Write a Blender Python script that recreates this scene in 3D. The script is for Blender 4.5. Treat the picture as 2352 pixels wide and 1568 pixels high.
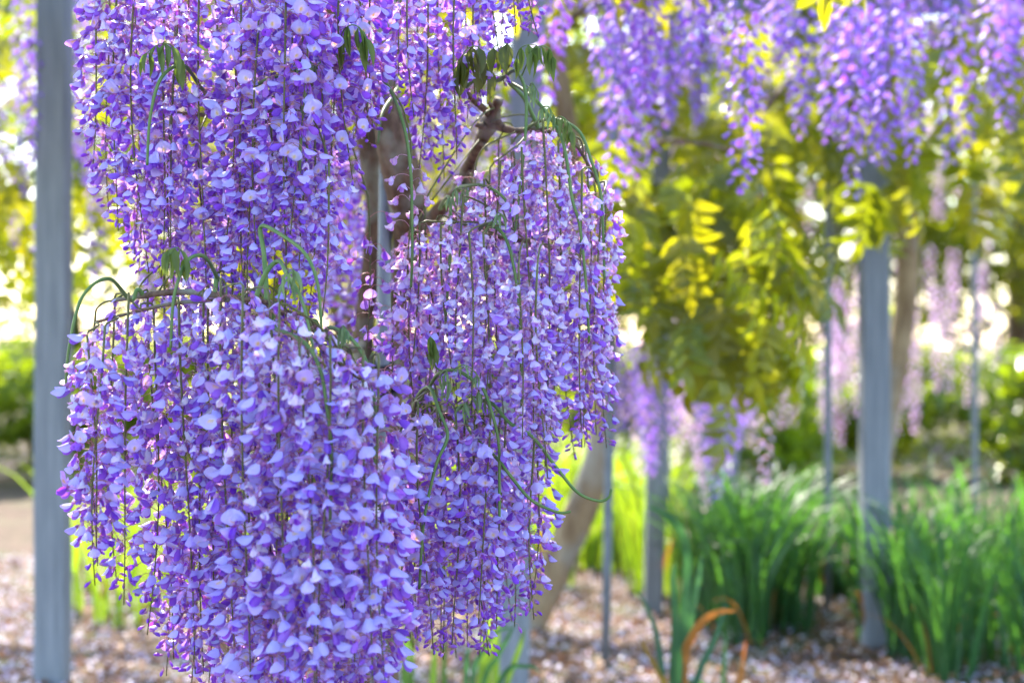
import bpy, math, random
from mathutils import Vector, Matrix, Euler
from math import sin, cos, pi, radians as R

rnd = random.Random(11)
SC = bpy.context.scene
COL = SC.collection
for o in list(bpy.data.objects):
    bpy.data.objects.remove(o)

# ------------------------------------------------------------------ camera
CAM_H = 1.10
FPX = 4033.0                      # focal length in pixels of a 2352 x 1568 picture
cam_d = bpy.data.cameras.new('camera')
cam_d.sensor_width = 36.0
cam_d.lens = FPX / 2352.0 * 36.0
cam_d.clip_start = 0.05
cam_d.clip_end = 500.0
cam_d.dof.use_dof = True
cam_d.dof.focus_distance = 2.47
cam_d.dof.aperture_fstop = 3.2
cam_d.dof.aperture_blades = 0
cam = bpy.data.objects.new('camera', cam_d)
cam.location = (0, 0, CAM_H)
cam.rotation_euler = (R(90), 0, 0)
COL.objects.link(cam)
SC.camera = cam

# ------------------------------------------------------------------ light
SUN_EL, SUN_AZ = R(43), R(-14)    # azimuth from +Y, towards +X positive
world = bpy.data.worlds.new('World')
SC.world = world
world.use_nodes = True
nt = world.node_tree
nt.nodes.clear()
wo = nt.nodes.new('ShaderNodeOutputWorld')
bg = nt.nodes.new('ShaderNodeBackground')
sky = nt.nodes.new('ShaderNodeTexSky')
sky.sky_type = 'NISHITA'
sky.sun_disc = False
sky.sun_elevation = SUN_EL
sky.sun_rotation = SUN_AZ
sky.air_density = 1.0
sky.dust_density = 1.0
sky.ozone_density = 1.0
bg.inputs['Strength'].default_value = 0.15
nt.links.new(sky.outputs[0], bg.inputs[0])
nt.links.new(bg.outputs[0], wo.inputs[0])

sun_d = bpy.data.lights.new('sun', 'SUN')
sun_d.energy = 3.4
sun_d.angle = R(0.5)
sun_d.color = (1.0, 0.93, 0.80)
sun = bpy.data.objects.new('sun', sun_d)
sdir = Vector((sin(SUN_AZ) * cos(SUN_EL), cos(SUN_AZ) * cos(SUN_EL), sin(SUN_EL)))
sun.rotation_euler = sdir.to_track_quat('Z', 'Y').to_euler()
sun.location = (0, 6, 8)
COL.objects.link(sun)

SC.view_settings.view_transform = 'Standard'
SC.view_settings.look = 'None'
SC.view_settings.gamma = 1.0
SC.view_settings.exposure = 2.3
SC.view_settings.use_curve_mapping = False
SC.cycles.use_denoising = True
SC.cycles.max_bounces = 10
SC.cycles.diffuse_bounces = 5
SC.cycles.transmission_bounces = 6
SC.cycles.transparent_max_bounces = 6

# ------------------------------------------------------------------ helpers
def P(px, py, Y):
    """point at distance Y seen at (px, py) of the 2352 x 1568 picture"""
    return Vector(((px - 1176.0) / FPX * Y, Y, CAM_H - (py - 784.0) / FPX * Y))

def lerp(a, b, t):
    return a + (b - a) * t

def interp(pts, x):
    if x <= pts[0][0]:
        return pts[0][1]
    for (x0, y0), (x1, y1) in zip(pts, pts[1:]):
        if x <= x1:
            return lerp(y0, y1, (x - x0) / (x1 - x0))
    return pts[-1][1]

def catmull(pts, n=6):
    """smooth a list of (Vector, radius)"""
    out = []
    m = len(pts)
    for i in range(m - 1):
        p0 = pts[max(i - 1, 0)]; p1 = pts[i]; p2 = pts[i + 1]; p3 = pts[min(i + 2, m - 1)]
        for k in range(n):
            t = k / n
            t2, t3 = t * t, t * t * t
            v = 0.5 * ((2 * p1[0]) + (-p0[0] + p2[0]) * t + (2 * p0[0] - 5 * p1[0] + 4 * p2[0] - p3[0]) * t2
                       + (-p0[0] + 3 * p1[0] - 3 * p2[0] + p3[0]) * t3)
            out.append((v, lerp(p1[1], p2[1], t)))
    out.append(pts[-1])
    return out

class MB:
    """collects vertices, faces, colours; build() links ONE mesh object"""
    def __init__(self):
        self.v, self.f, self.c, self.mi = [], [], [], []
    def face(self, idx, mi=0):
        self.f.append(idx); self.mi.append(mi)
    def vert(self, p, c=(1, 1, 1)):
        self.v.append(tuple(p)); self.c.append((c[0], c[1], c[2], 1.0))
        return len(self.v) - 1
    def tube(self, pts, sides=6, c=(1, 1, 1), cap=True, mi=0, rough=0.0, seed=0):
        rr = random.Random(seed)
        rings = []
        n = len(pts)
        prev = None
        for i, (p, r) in enumerate(pts):
            a = pts[max(i - 1, 0)][0]; b = pts[min(i + 1, n - 1)][0]
            t = (b - a)
            if t.length < 1e-9:
                t = Vector((0, 0, -1))
            t.normalize()
            if prev is None:
                up = Vector((1, 0, 0)) if abs(t.x) < 0.8 else Vector((0, 1, 0))
                nrm = (up - t * up.dot(t)).normalized()
            else:
                nrm = (prev - t * prev.dot(t)).normalized()
            prev = nrm
            bn = t.cross(nrm)
            ring = []
            for k in range(sides):
                an = 2 * pi * k / sides
                q = r * (1 + (rr.uniform(-rough, rough) if rough else 0))
                ring.append(self.vert(p + (nrm * cos(an) + bn * sin(an)) * q, c))
            rings.append(ring)
        for r0, r1 in zip(rings, rings[1:]):
            for k in range(sides):
                self.face((r0[k], r0[(k + 1) % sides], r1[(k + 1) % sides], r1[k]), mi)
        if cap:
            self.face(tuple(reversed(rings[0])), mi)
            self.face(tuple(rings[-1]), mi)
    def grid(self, fn, nu, nv, cf, mi=0):
        """fn(u, v) -> point, u in 0..1, v in -1..1"""
        base = len(self.v)
        for i in range(nu + 1):
            for j in range(nv + 1):
                u = i / nu; v = 2 * j / nv - 1
                self.vert(fn(u, v), cf(u, v))
        for i in range(nu):
            for j in range(nv):
                a = base + i * (nv + 1) + j
                self.face((a, a + 1, a + nv + 2, a + nv + 1), mi)
    def add(self, other, M):
        b = len(self.v)
        for p, c in zip(other.v, other.c):
            q = M @ Vector(p)
            self.v.append((q.x, q.y, q.z)); self.c.append(c)
        for f, m in zip(other.f, other.mi):
            self.f.append(tuple(i + b for i in f)); self.mi.append(m)
    def mesh(self, name, mats, smooth=True):
        me = bpy.data.meshes.new(name)
        me.from_pydata(self.v, [], self.f)
        at = me.color_attributes.new('tint', 'FLOAT_COLOR', 'POINT')
        at.data.foreach_set('color', [x for c in self.c for x in c])
        if not isinstance(mats, (list, tuple)):
            mats = [mats]
        for m in mats:
            me.materials.append(m)
        me.polygons.foreach_set('material_index', self.mi)
        me.polygons.foreach_set('use_smooth', [smooth] * len(self.f))
        me.update()
        return me

def link(name, data, parent=None, loc=None, rot=None, scale=None):
    o = bpy.data.objects.new(name, data)
    COL.objects.link(o)
    if parent is not None:
        o.parent = parent
    if loc is not None:
        o.location = loc
    if rot is not None:
        o.rotation_euler = rot
    if scale is not None:
        o.scale = (scale, scale, scale)
    return o

def tag(o, label=None, cat=None, group=None, kind=None):
    if label: o['label'] = label
    if cat: o['category'] = cat
    if group: o['group'] = group
    if kind: o['kind'] = kind
    return o

# ------------------------------------------------------------------ materials
def new_mat(name):
    m = bpy.data.materials.new(name)
    m.use_nodes = True
    m.node_tree.nodes.clear()
    return m, m.node_tree.nodes, m.node_tree.links

def thin_mat(name, trans_fac, trans_tint, rough, spec, sat_jit=0.0, val_jit=0.0, hue_jit=0.0, use_attr=True,
             color=(1, 1, 1), fade=False, bump=0.0, bump_scale=200.0):
    """petals and leaves: diffuse/gloss front, light passes through"""
    m, N, L = new_mat(name)
    out = N.new('ShaderNodeOutputMaterial')
    mix = N.new('ShaderNodeMixShader'); mix.inputs[0].default_value = trans_fac
    pb = N.new('ShaderNodeBsdfPrincipled')
    pb.inputs['Roughness'].default_value = rough
    pb.inputs['Specular IOR Level'].default_value = spec
    tr = N.new('ShaderNodeBsdfTranslucent')
    if use_attr:
        at = N.new('ShaderNodeAttribute'); at.attribute_name = 'tint'; src = at.outputs['Color']
    else:
        rgb = N.new('ShaderNodeRGB'); rgb.outputs[0].default_value = (*color, 1); src = rgb.outputs[0]
    oi = N.new('ShaderNodeObjectInfo')
    if fade:
        fm = N.new('ShaderNodeMix'); fm.data_type = 'RGBA'
        L.new(oi.outputs['Alpha'], fm.inputs['Factor'])
        L.new(src, fm.inputs['A']); L.new(oi.outputs['Color'], fm.inputs['B'])
        src = fm.outputs['Result']
    hsv = N.new('ShaderNodeHueSaturation')
    L.new(src, hsv.inputs['Color'])
    mr = N.new('ShaderNodeMapRange')
    L.new(oi.outputs['Random'], mr.inputs['Value'])
    mr.inputs['To Min'].default_value = 1 - val_jit; mr.inputs['To Max'].default_value = 1 + val_jit
    L.new(mr.outputs[0], hsv.inputs['Value'])
    wn = N.new('ShaderNodeTexWhiteNoise'); wn.noise_dimensions = '1D'
    L.new(oi.outputs['Random'], wn.inputs['W'])
    mh = N.new('ShaderNodeMapRange')
    L.new(wn.outputs['Value'], mh.inputs['Value'])
    mh.inputs['To Min'].default_value = 0.5 - hue_jit; mh.inputs['To Max'].default_value = 0.5 + hue_jit
    L.new(mh.outputs[0], hsv.inputs['Hue'])
    L.new(hsv.outputs[0], pb.inputs['Base Color'])
    mu = N.new('ShaderNodeMix'); mu.data_type = 'RGBA'; mu.blend_type = 'MULTIPLY'
    mu.inputs['Factor'].default_value = 1.0
    L.new(hsv.outputs[0], mu.inputs['A']); mu.inputs['B'].default_value = (*trans_tint, 1)
    L.new(mu.outputs['Result'], tr.inputs['Color'])
    if bump:
        tc = N.new('ShaderNodeTexCoord'); nz = N.new('ShaderNodeTexNoise')
        nz.inputs['Scale'].default_value = bump_scale; nz.inputs['Detail'].default_value = 3
        bp = N.new('ShaderNodeBump'); bp.inputs['Strength'].default_value = bump; bp.inputs['Distance'].default_value = 0.001
        L.new(tc.outputs['Object'], nz.inputs['Vector']); L.new(nz.outputs['Fac'], bp.inputs['Height'])
        L.new(bp.outputs[0], pb.inputs['Normal'])
    L.new(pb.outputs[0], mix.inputs[1]); L.new(tr.outputs[0], mix.inputs[2]); L.new(mix.outputs[0], out.inputs[0])
    return m

def solid_mat(name, c1, c2, scale=(1, 1, 1), nscale=20.0, rough=0.7, bump=0.3, dist=0.004, metal=0.0, spec=0.4, c3=None, attr=False):
    m, N, L = new_mat(name)
    out = N.new('ShaderNodeOutputMaterial')
    pb = N.new('ShaderNodeBsdfPrincipled')
    pb.inputs['Roughness'].default_value = rough
    pb.inputs['Metallic'].default_value = metal
    pb.inputs['Specular IOR Level'].default_value = spec
    tc = N.new('ShaderNodeTexCoord')
    mp = N.new('ShaderNodeMapping'); mp.inputs['Scale'].default_value = scale
    L.new(tc.outputs['Object'], mp.inputs['Vector'])
    nz = N.new('ShaderNodeTexNoise'); nz.inputs['Scale'].default_value = nscale
    nz.inputs['Detail'].default_value = 8; nz.inputs['Roughness'].default_value = 0.62
    L.new(mp.outputs[0], nz.inputs['Vector'])
    cr = N.new('ShaderNodeValToRGB')
    cr.color_ramp.elements[0].position = 0.32; cr.color_ramp.elements[0].color = (*c1, 1)
    cr.color_ramp.elements[1].position = 0.68; cr.color_ramp.elements[1].color = (*c2, 1)
    L.new(nz.outputs['Fac'], cr.inputs[0])
    col = cr.outputs[0]
    if c3 is not None:
        n2 = N.new('ShaderNodeTexNoise'); n2.inputs['Scale'].default_value = nscale * 0.23
        n2.inputs['Detail'].default_value = 4
        L.new(tc.outputs['Object'], n2.inputs['Vector'])
        r2 = N.new('ShaderNodeValToRGB')
        r2.color_ramp.elements[0].position = 0.50; r2.color_ramp.elements[1].position = 0.66
        L.new(n2.outputs['Fac'], r2.inputs[0])
        mx = N.new('ShaderNodeMix'); mx.data_type = 'RGBA'
        L.new(r2.outputs[0], mx.inputs['Factor']); L.new(col, mx.inputs['A']); mx.inputs['B'].default_value = (*c3, 1)
        col = mx.outputs['Result']
    if attr:
        at = N.new('ShaderNodeAttribute'); at.attribute_name = 'tint'
        mm = N.new('ShaderNodeMix'); mm.data_type = 'RGBA'; mm.blend_type = 'MULTIPLY'; mm.inputs['Factor'].default_value = 1
        L.new(col, mm.inputs['A']); L.new(at.outputs['Color'], mm.inputs['B']); col = mm.outputs['Result']
    L.new(col, pb.inputs['Base Color'])
    bp = N.new('ShaderNodeBump'); bp.inputs['Strength'].default_value = bump; bp.inputs['Distance'].default_value = dist
    L.new(nz.outputs['Fac'], bp.inputs['Height']); L.new(bp.outputs[0], pb.inputs['Normal'])
    L.new(pb.outputs[0], out.inputs[0])
    return m

M = {}
M['petal'] = thin_mat('petal', 0.38, (1.45, 0.72, 1.0), 0.45, 0.35, val_jit=0.13, hue_jit=0.014, fade=True)
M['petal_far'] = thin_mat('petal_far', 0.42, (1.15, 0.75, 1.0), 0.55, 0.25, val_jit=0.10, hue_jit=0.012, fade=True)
M['rachis'] = solid_mat('rachis', (0.075, 0.085, 0.018), (0.14, 0.13, 0.035), nscale=60, rough=0.5, bump=0.15, dist=0.001)
M['shoot'] = solid_mat('shoot', (0.075, 0.16, 0.035), (0.15, 0.22, 0.06), nscale=50, rough=0.55, bump=0.2, dist=0.001)
M['young_leaf'] = thin_mat('young_leaf', 0.35, (1.6, 1.7, 0.5), 0.5, 0.35, val_jit=0.15, hue_jit=0.01)
M['leaf'] = thin_mat('leaf', 0.5, (4.3, 3.7, 0.35), 0.28, 0.6, val_jit=0.22, hue_jit=0.02)
M['blade'] = thin_mat('blade', 0.4, (3.2, 2.9, 0.5), 0.42, 0.45, val_jit=0.2, hue_jit=0.012)
M['strap'] = thin_mat('strap', 0.35, (1.7, 1.6, 0.7), 0.42, 0.45, val_jit=0.1)
M['dry_blade'] = thin_mat('dry_blade', 0.35, (1.3, 1.0, 0.6), 0.6, 0.2, use_attr=True, val_jit=0.15)
M['bark'] = solid_mat('bark', (0.050, 0.023, 0.014), (0.21, 0.13, 0.082), scale=(1, 1, 0.28), nscale=70, rough=0.85, bump=0.9, dist=0.006, c3=(0.22, 0.21, 0.16))
M['bark_smooth'] = solid_mat('bark_smooth', (0.15, 0.085, 0.04), (0.40, 0.29, 0.17), scale=(1, 1, 0.3), nscale=16, rough=0.75, bump=0.5, dist=0.008, c3=(0.33, 0.31, 0.27))
M['post_wood'] = solid_mat('post_wood', (0.15, 0.17, 0.20), (0.27, 0.295, 0.33), scale=(1, 1, 0.06), nscale=60, rough=0.8, bump=0.4, dist=0.003)
M['pipe'] = solid_mat('pipe', (0.14, 0.165, 0.20), (0.22, 0.25, 0.29), nscale=25, rough=0.5, bump=0.1, dist=0.001, metal=0.25)
M['rope'] = solid_mat('rope', (0.012, 0.010, 0.012), (0.05, 0.04, 0.045), scale=(1, 1, 3), nscale=80, rough=0.9, bump=0.8, dist=0.003)
M['soil'] = solid_mat('soil', (0.05, 0.03, 0.02), (0.16, 0.10, 0.065), nscale=14, rough=0.95, bump=1.0, dist=0.03, c3=(0.10, 0.11, 0.04))
M['litter'] = thin_mat('litter', 0.2, (1, 0.9, 1), 0.6, 0.2)

# ------------------------------------------------------------------ flower meshes
LAV = (0.47, 0.39, 0.97)
PALE = (0.64, 0.66, 1.0)  # pale lavender pigment, pushed bluer to carry skylight on the petals
VIO = (0.32, 0.09, 0.82)
DEEP = (0.27, 0.07, 0.62)
CAL = (0.50, 0.24, 0.56)
PED = (0.46, 0.24, 0.24)
CREAM = (0.90, 0.87, 0.88)
YEL = (0.75, 0.60, 0.10)

def mixc(a, b, t):
    t = max(0.0, min(1.0, t))
    return tuple(lerp(x, y, t) for x, y in zip(a, b))

def flower_mesh(kind, seed):
    r = random.Random(seed)
    mb = MB()
    if kind == 'bud':
        L = r.uniform(0.008, 0.013)
        dirn = Vector((cos(R(-25)), 0, sin(R(-25))))
    else:
        L = r.uniform(0.019, 0.027)
    droop = r.uniform(25, 60) if kind != 'open' else r.uniform(6, 26)
    if kind == 'bud':
        droop = r.uniform(20, 55)
    rise = r.uniform(0.0, 0.006)
    yb = r.uniform(-0.004, 0.004)
    p0 = Vector((0, 0, 0)); p1 = Vector((L * 0.45, yb, rise + 0.002)); p2 = Vector((L * 0.85, yb * 0.6, rise + 0.001)); p3 = Vector((L, 0, rise - 0.0025))
    mb.tube(catmull([(p0, 0.0006), (p1, 0.0005), (p2, 0.0005), (p3, 0.0007)], 2), 3, PED, cap=False)
    F = MB()     # flower in its own frame: +X forward (keel), +Z the banner side
    # calyx: a small cup
    cn = 6
    prof = [(0.0, 0.0009), (0.0012, 0.0022), (0.0035, 0.0026), (0.0052, 0.0024)]
    rings = []
    for (x, q) in prof:
        ring = []
        for k in range(cn):
            an = 2 * pi * k / cn
            xx = x + (0.0012 if (x > 0.005 and k % 2) else 0)
            ring.append(F.vert((xx, q * cos(an), q * sin(an) * 1.05), mixc(CAL, (0.30, 0.12, 0.30), r.random() * .5)))
        rings.append(ring)
    for a, b in zip(rings, rings[1:]):
        for k in range(cn):
            F.face((a[k], a[(k + 1) % cn], b[(k + 1) % cn], b[k]))
    if kind == 'bud':
        S = r.uniform(0.012, 0.017)
        bc = mixc(DEEP, VIO, r.random())
        n2 = 5
        rings = []
        for (u, q) in [(0, .0018), (.25, .0034), (.55, .0038), (.82, .0026), (1, .0005)]:
            rings.append([F.vert((0.003 + u * S, q * .75 * cos(2 * pi * k / n2), q * sin(2 * pi * k / n2) + 0.0015 * sin(u * 2.5)), mixc(CAL, bc, u * 3)) for k in range(n2)])
        for a, b in zip(rings, rings[1:]):
            for k in range(n2):
                F.face((a[k], a[(k + 1) % n2], b[(k + 1) % n2], b[k]))
    else:
        # banner
        if kind == 'hood':
            ang0, ang1, Lb, Wb, fold = r.uniform(0, 14), r.uniform(4, 26), r.uniform(.0155, .0185), r.uniform(.0085, .0105), r.uniform(.55, .85)
        elif kind == 'mid':
            ang0, ang1, Lb, Wb, fold = r.uniform(20, 35), r.uniform(40, 65), r.uniform(.0155, .0185), r.uniform(.0095, .0115), r.uniform(.15, .4)
        elif kind == 'open':
            ang0, ang1, Lb, Wb, fold = r.uniform(50, 65), r.uniform(84, 104), r.uniform(.0165, .019), r.uniform(.0105, .0125), r.uniform(-.28, -.05)
        else:  # faded
            ang0, ang1, Lb, Wb, fold = r.uniform(-5, 12), r.uniform(-10, 25), r.uniform(.011, .015), r.uniform(.006, .008), r.uniform(.7, 1.1)
        wr = 0.0022 if kind == 'faded' else 0.0006
        ph = [r.uniform(0, 6.28) for _ in range(4)]
        asym = r.uniform(-.12, .12)
        pale0 = r.uniform(0, .6)
        spine = []
        x = z = 0.0
        NS = 24
        for i in range(NS + 1):
            u = i / NS
            a = R(lerp(ang0, ang1, min(1, u * 1.6)))
            if kind == 'hood':
                a -= R(14) * u
            spine.append((x, z, a))
            x += cos(a) * Lb / NS; z += sin(a) * Lb / NS
        def banner(u, v):
            i = min(NS, int(u * NS + 0.5))
            sx, sz, a = spine[i]
            w = Wb * (max(0.0, sin(pi * min(1, (0.05 + 0.93 * u)) ** 0.82)) ** 0.62)
            if u > .92:
                w *= 0.8
            y = w * v * (1 - 0.25 * abs(fold) * v * v)
            lift = -fold * w * (abs(v) ** 1.6) * 0.95 + 0.0007 * (1 - min(1, abs(v) * 3))
            lift += wr * sin(ph[0] + 5 * u + 3 * v) + wr * .8 * sin(ph[1] + 9 * v + 4 * u)
            y += asym * w
            nx, nz = -sin(a), cos(a)
            return (0.0045 + sx + nx * lift, y, 0.0012 + sz + nz * lift)
        def bcol(u, v):
            edge = mixc(LAV, PALE, pale0 + r.uniform(0, .25))  # blend towards blue-white, skylight on the banner put into its colour
            c = mixc(edge, PALE, 0.5 * (1 - abs(v)) * (1 - u))
            if kind in ('open', 'mid'):
                d = math.hypot((u - .30) * 2.6, v * 1.9)
                c = mixc(c, (0.84, 0.80, 0.82), 1.2 - d * 1.5)
                c = mixc(c, YEL, 1.5 - d * 2.6)
            if kind == 'faded':
                c = mixc(PALE, CREAM, r.uniform(.4, 1) if u > .3 else r.uniform(.1, .6))
            return c
        F.grid(banner, 5 if kind != 'open' else 8, 4 if kind != 'open' else 8, bcol)
        # wings
        Lw = r.uniform(.0125, .0155) * (0.75 if kind == 'faded' else 1)
        wc = mixc(VIO, (0.36, 0.18, 0.80), r.random())
        if kind == 'faded':
            wc = mixc(VIO, PALE, r.uniform(.1, .7))
        spread = r.uniform(.15, .5) if kind != 'hood' else r.uniform(.1, .35)
        for s in (-1, 1):
            tw = r.uniform(-.15, .15)
            def wing(u, v, s=s, tw=tw):
                hh = 0.0043 * (sin(pi * (0.08 + 0.86 * u) ** 1.25) ** 0.7)
                zz = -0.0012 - 0.0035 * sin(u * 1.7) + hh * v
                yy = s * (0.0006 + spread * (0.004 * sin(u * 2.4)) + 0.0012 * (1 - v * v) + spread * .002 * (v > 0)) + tw * .002 * u
                return (0.0042 + Lw * u, yy, zz)
            F.grid(wing, 4, 2, lambda u, v: mixc(wc, DEEP, .45 * (1 - u)))
        def keel(u, v):
            w = 0.0014 * (1 - u * .5)
            return (0.0042 + Lw * .92 * u, w * v, -0.004 - 0.003 * sin(u * 2.2) + 0.0035 * abs(v) + 0.002 * u * u)
        F.grid(keel, 3, 2, lambda u, v: mixc((.55, .42, .80), VIO, u))
    Mx = Matrix.Translation(p3) @ Matrix.Rotation(R(droop), 4, 'Y') @ Matrix.Rotation(r.uniform(-.35, .35), 4, 'X')
    mb.add(F, Mx)
    return mb

FLOW = {}
for kind, n in (('hood', 9), ('mid', 6), ('open', 5), ('faded', 7), ('bud', 5)):
    FLOW[kind] = [flower_mesh(kind, 100 + i * 7 + len(kind) * 1000).mesh({'bud': 'bud', 'faded': 'faded_flower'}.get(kind, 'flower'), M['petal']) for i in range(n)]

NFLOW = [0]
def raceme(top, length, label, group, age=0.4, openness=0.25, tint=0.0, sweep=0.0, anchor=None, size=1.0, dens=1.0,
           radius=1.0, tipbuds=True, tintcol=None):
    """one hanging flower cluster: stem plus single flowers.  age 0 fresh .. 1 fading from the top down"""
    e = link('wisteria_raceme', None, loc=top)
    e.empty_display_size = 0.02
    tag(e, label, 'flower cluster', group)
    ph = rnd.uniform(0, 6.28); amp = rnd.uniform(.003, .010) * length / .45
    dx, dy = rnd.uniform(-.02, .02) + sweep, rnd.uniform(-.02, .02)
    def axis(t):
        return Vector((amp * sin(ph + t * 4.2) - amp * sin(ph) + dx * t * t, amp * .7 * cos(ph + t * 3.7) - amp * .7 * cos(ph) + dy * t * t, -length * t))
    pts = []
    if anchor is not None:
        a = anchor - top
        mid = a * rnd.uniform(.35, .6) + Vector((rnd.uniform(-.015, .015), rnd.uniform(-.01, .01), max(0.006, a.length * rnd.uniform(.05, .15))))
        pts = [(a, .0016), (mid, .0015), (Vector((0, 0, .004)), .0015)]
        pts = catmull(pts, 5)[:-1]
    n = max(6, int(length / .05))
    pts += [(axis(i / n), lerp(.0018, .0008, i / n)) for i in range(n + 1)]
    mb = MB(); mb.tube(pts, 5)
    link('stem', mb.mesh('stem', M['rachis']), e)
    # single flowers
    step = 0.0050 / dens
    z = 0.02
    az = rnd.uniform(0, 6.28)
    while z < length - 0.004:
        t = z / length
        az += 2.399 + rnd.uniform(-.5, .5)
        tip = (length - z)
        q = rnd.random()
        if tipbuds and tip < 0.03:
            kind = 'bud'
        elif tipbuds and tip < 0.075:
            kind = 'bud' if q < (0.075 - tip) / .055 else 'hood'
        else:
            fadep = max(0.0, min(.92, (age * 1.45 - t) * 1.4))
            if q < fadep:
                kind = 'faded'
            else:
                q2 = rnd.random()
                kind = 'open' if q2 < openness * .6 else ('mid' if q2 < openness else 'hood')
        me = rnd.choice(FLOW[kind])
        s = size * rnd.uniform(.86, 1.12)
        if tip < .12:
            s *= lerp(.62, 1, tip / .12)
        f = bpy.data.objects.new(me.name.split('.')[0], me)
        COL.objects.link(f)
        f.parent = e
        f.location = axis(t)
        f.rotation_euler = (rnd.gauss(0, .22), rnd.gauss(-.05, .28) if kind != 'faded' else rnd.gauss(.1, .3), az)
        f.scale = (s * radius, s, s)
        fd = max(0, tint + rnd.uniform(-.08, .12))
        if tintcol is None:
            f.color = (0.84, 0.80, 0.94, min(.7, fd))
        else:
            f.color = (*tintcol, min(.7, fd))
        NFLOW[0] += 1
        z += step * rnd.uniform(.55, 1.45)
        if rnd.random() < .03:
            z += .012
    return e

# ------------------------------------------------------------------ ground
g = MB()
NX, NY = 90, 90
def gz(x, y):
    return 0.012 * sin(x * 3.1 + y * 1.3) + 0.010 * sin(y * 4.3 - x * 2.2)
xs = [-200, -80, -30, -14] + [-8 + 16 * i / 60 for i in range(61)] + [14, 30, 80, 200]
ys = [-120, -40, -12, -4] + [0 + 16 * i / 70 for i in range(71)] + [20, 30, 60, 120, 300]
for y in ys:
    for x in xs:
        g.vert((x, y, gz(x, y) if (abs(x) < 10 and -1 < y < 17) else 0))
W_ = len(xs)
for j in range(len(ys) - 1):
    for i in range(W_ - 1):
        a = j * W_ + i
        g.face((a, a + 1, a + W_ + 1, a + W_))
ground = link('ground', g.mesh('ground', M['soil']))
tag(ground, kind='structure')

# ------------------------------------------------------------------ posts, pipes and beams of the trellis
TOP = 2.45
def square_post(bx, by, tx, ty, w, label, group=None):
    mb = MB()
    ch = w * .08
    h = w / 2
    prof = [(-h + ch, -h), (h - ch, -h), (h, -h + ch), (h, h - ch), (h - ch, h), (-h + ch, h), (-h, h - ch), (-h, -h + ch)]
    nz = 8
    rings = []
    for k in range(nz + 1):
        t = k / nz
        jx = 0.002 * sin(k * 2.3 + bx * 9); 
        rings.append([mb.vert((lerp(0, tx - bx, t) + p[0] + jx, lerp(0, ty - by, t) + p[1], -0.02 + t * (TOP + .02))) for p in prof])
    for a, b in zip(rings, rings[1:]):
        for k in range(8):
            mb.face((a[k], a[(k + 1) % 8], b[(k + 1) % 8], b[k]))
    mb.face(tuple(reversed(rings[0]))); mb.face(tuple(rings[-1]))
    o = link('wooden_post', mb.mesh('wooden_post', M['post_wood'], smooth=False), loc=(bx, by, 0))
    return tag(o, label, 'post', group)

def pipe(bx, by, tx, ty, r, label, group=None, top=TOP):
    e = link('support_pole', None, loc=(bx, by, 0))
    tag(e, label, 'pole', group)
    mb = MB()
    mb.tube([(Vector((lerp(0, tx - bx, t), lerp(0, ty - by, t), lerp(-.02, top, t))), r) for t in [i / 6 for i in range(7)]], 12)
    link('tube', mb.mesh('tube', M['pipe']), e)
    c = MB()
    c.tube([(Vector((tx - bx, ty - by, top - .06)), r * 1.25), (Vector((tx - bx, ty - by, top + .004)), r * 1.25)], 12)
    link('cap', c.mesh('cap', M['pipe']), e)
    return e

def by_px(pxb, pyb, pxt, pyt, Y):
    """x of a post's foot and head from two points on its axis"""
    a = P(pxb, pyb, Y); b = P(pxt, pyt, Y)
    k = (b.x - a.x) / (b.z - a.z)
    return a.x + k * (0 - a.z), a.x + k * (TOP - a.z)

x0, x1 = by_px(1177, 1500, 1212, 60, 5.55)
square_post(x0, 5.55, x1, 5.55, .104, 'weathered grey square post just in front of the curved leaning trunk')
x0, x1 = by_px(1390, 1530, 1412, 300, 5.95)
pipe(x0, 5.95, x1, 5.95, .0155, 'thin blue-grey metal pole rising from the petal-strewn soil beside the curved trunk')
x0, x1 = by_px(1500, 1390, 1508, 950, 7.25)
square_post(x0, 7.25, x1, 7.25, .076, 'weathered grey post rising out of the iris leaves under pale far racemes')
x0, x1 = by_px(1675, 1130, 1680, 1000, 8.8)
square_post(x0, 8.8, x1, 8.8, .07, 'darker grey post behind the dense iris clumps')
for i, (pb, pt, Y, r) in enumerate([(1610, 1606, 8.2, .013), (1622, 1626, 9.4, .017), (1532, 1529, 7.8, .0135), (1900, 1904, 7.0, .015), (2240, 2236, 8.6, .016)]):
    a = P(pb, 1150, Y)
    b = P(pt, 300, Y)
    pipe(a.x, Y, b.x, Y, r, 'slim metal trellis pole standing among the far racemes and leaves', 'far trellis poles')
square_post(P(2010, 0, 6.4).x, 6.4, P(2004, 0, 6.4).x, 6.4, .1, 'square grey post standing alone behind the iris row to the side')
square_post(P(120, 0, 5.6).x, 5.6, P(126, 0, 5.6).x, 5.6, .1, 'square grey post behind the outer end of the flower curtain')

# pole in the foreground mass, tied to the vine
x0, x1 = by_px(880, 800, 893, 40, 3.36)
pl = pipe(x0, 3.36, x1, 3.36, .0135, 'blue-grey support pole bound with black cord beside the twisted main trunk')

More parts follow.
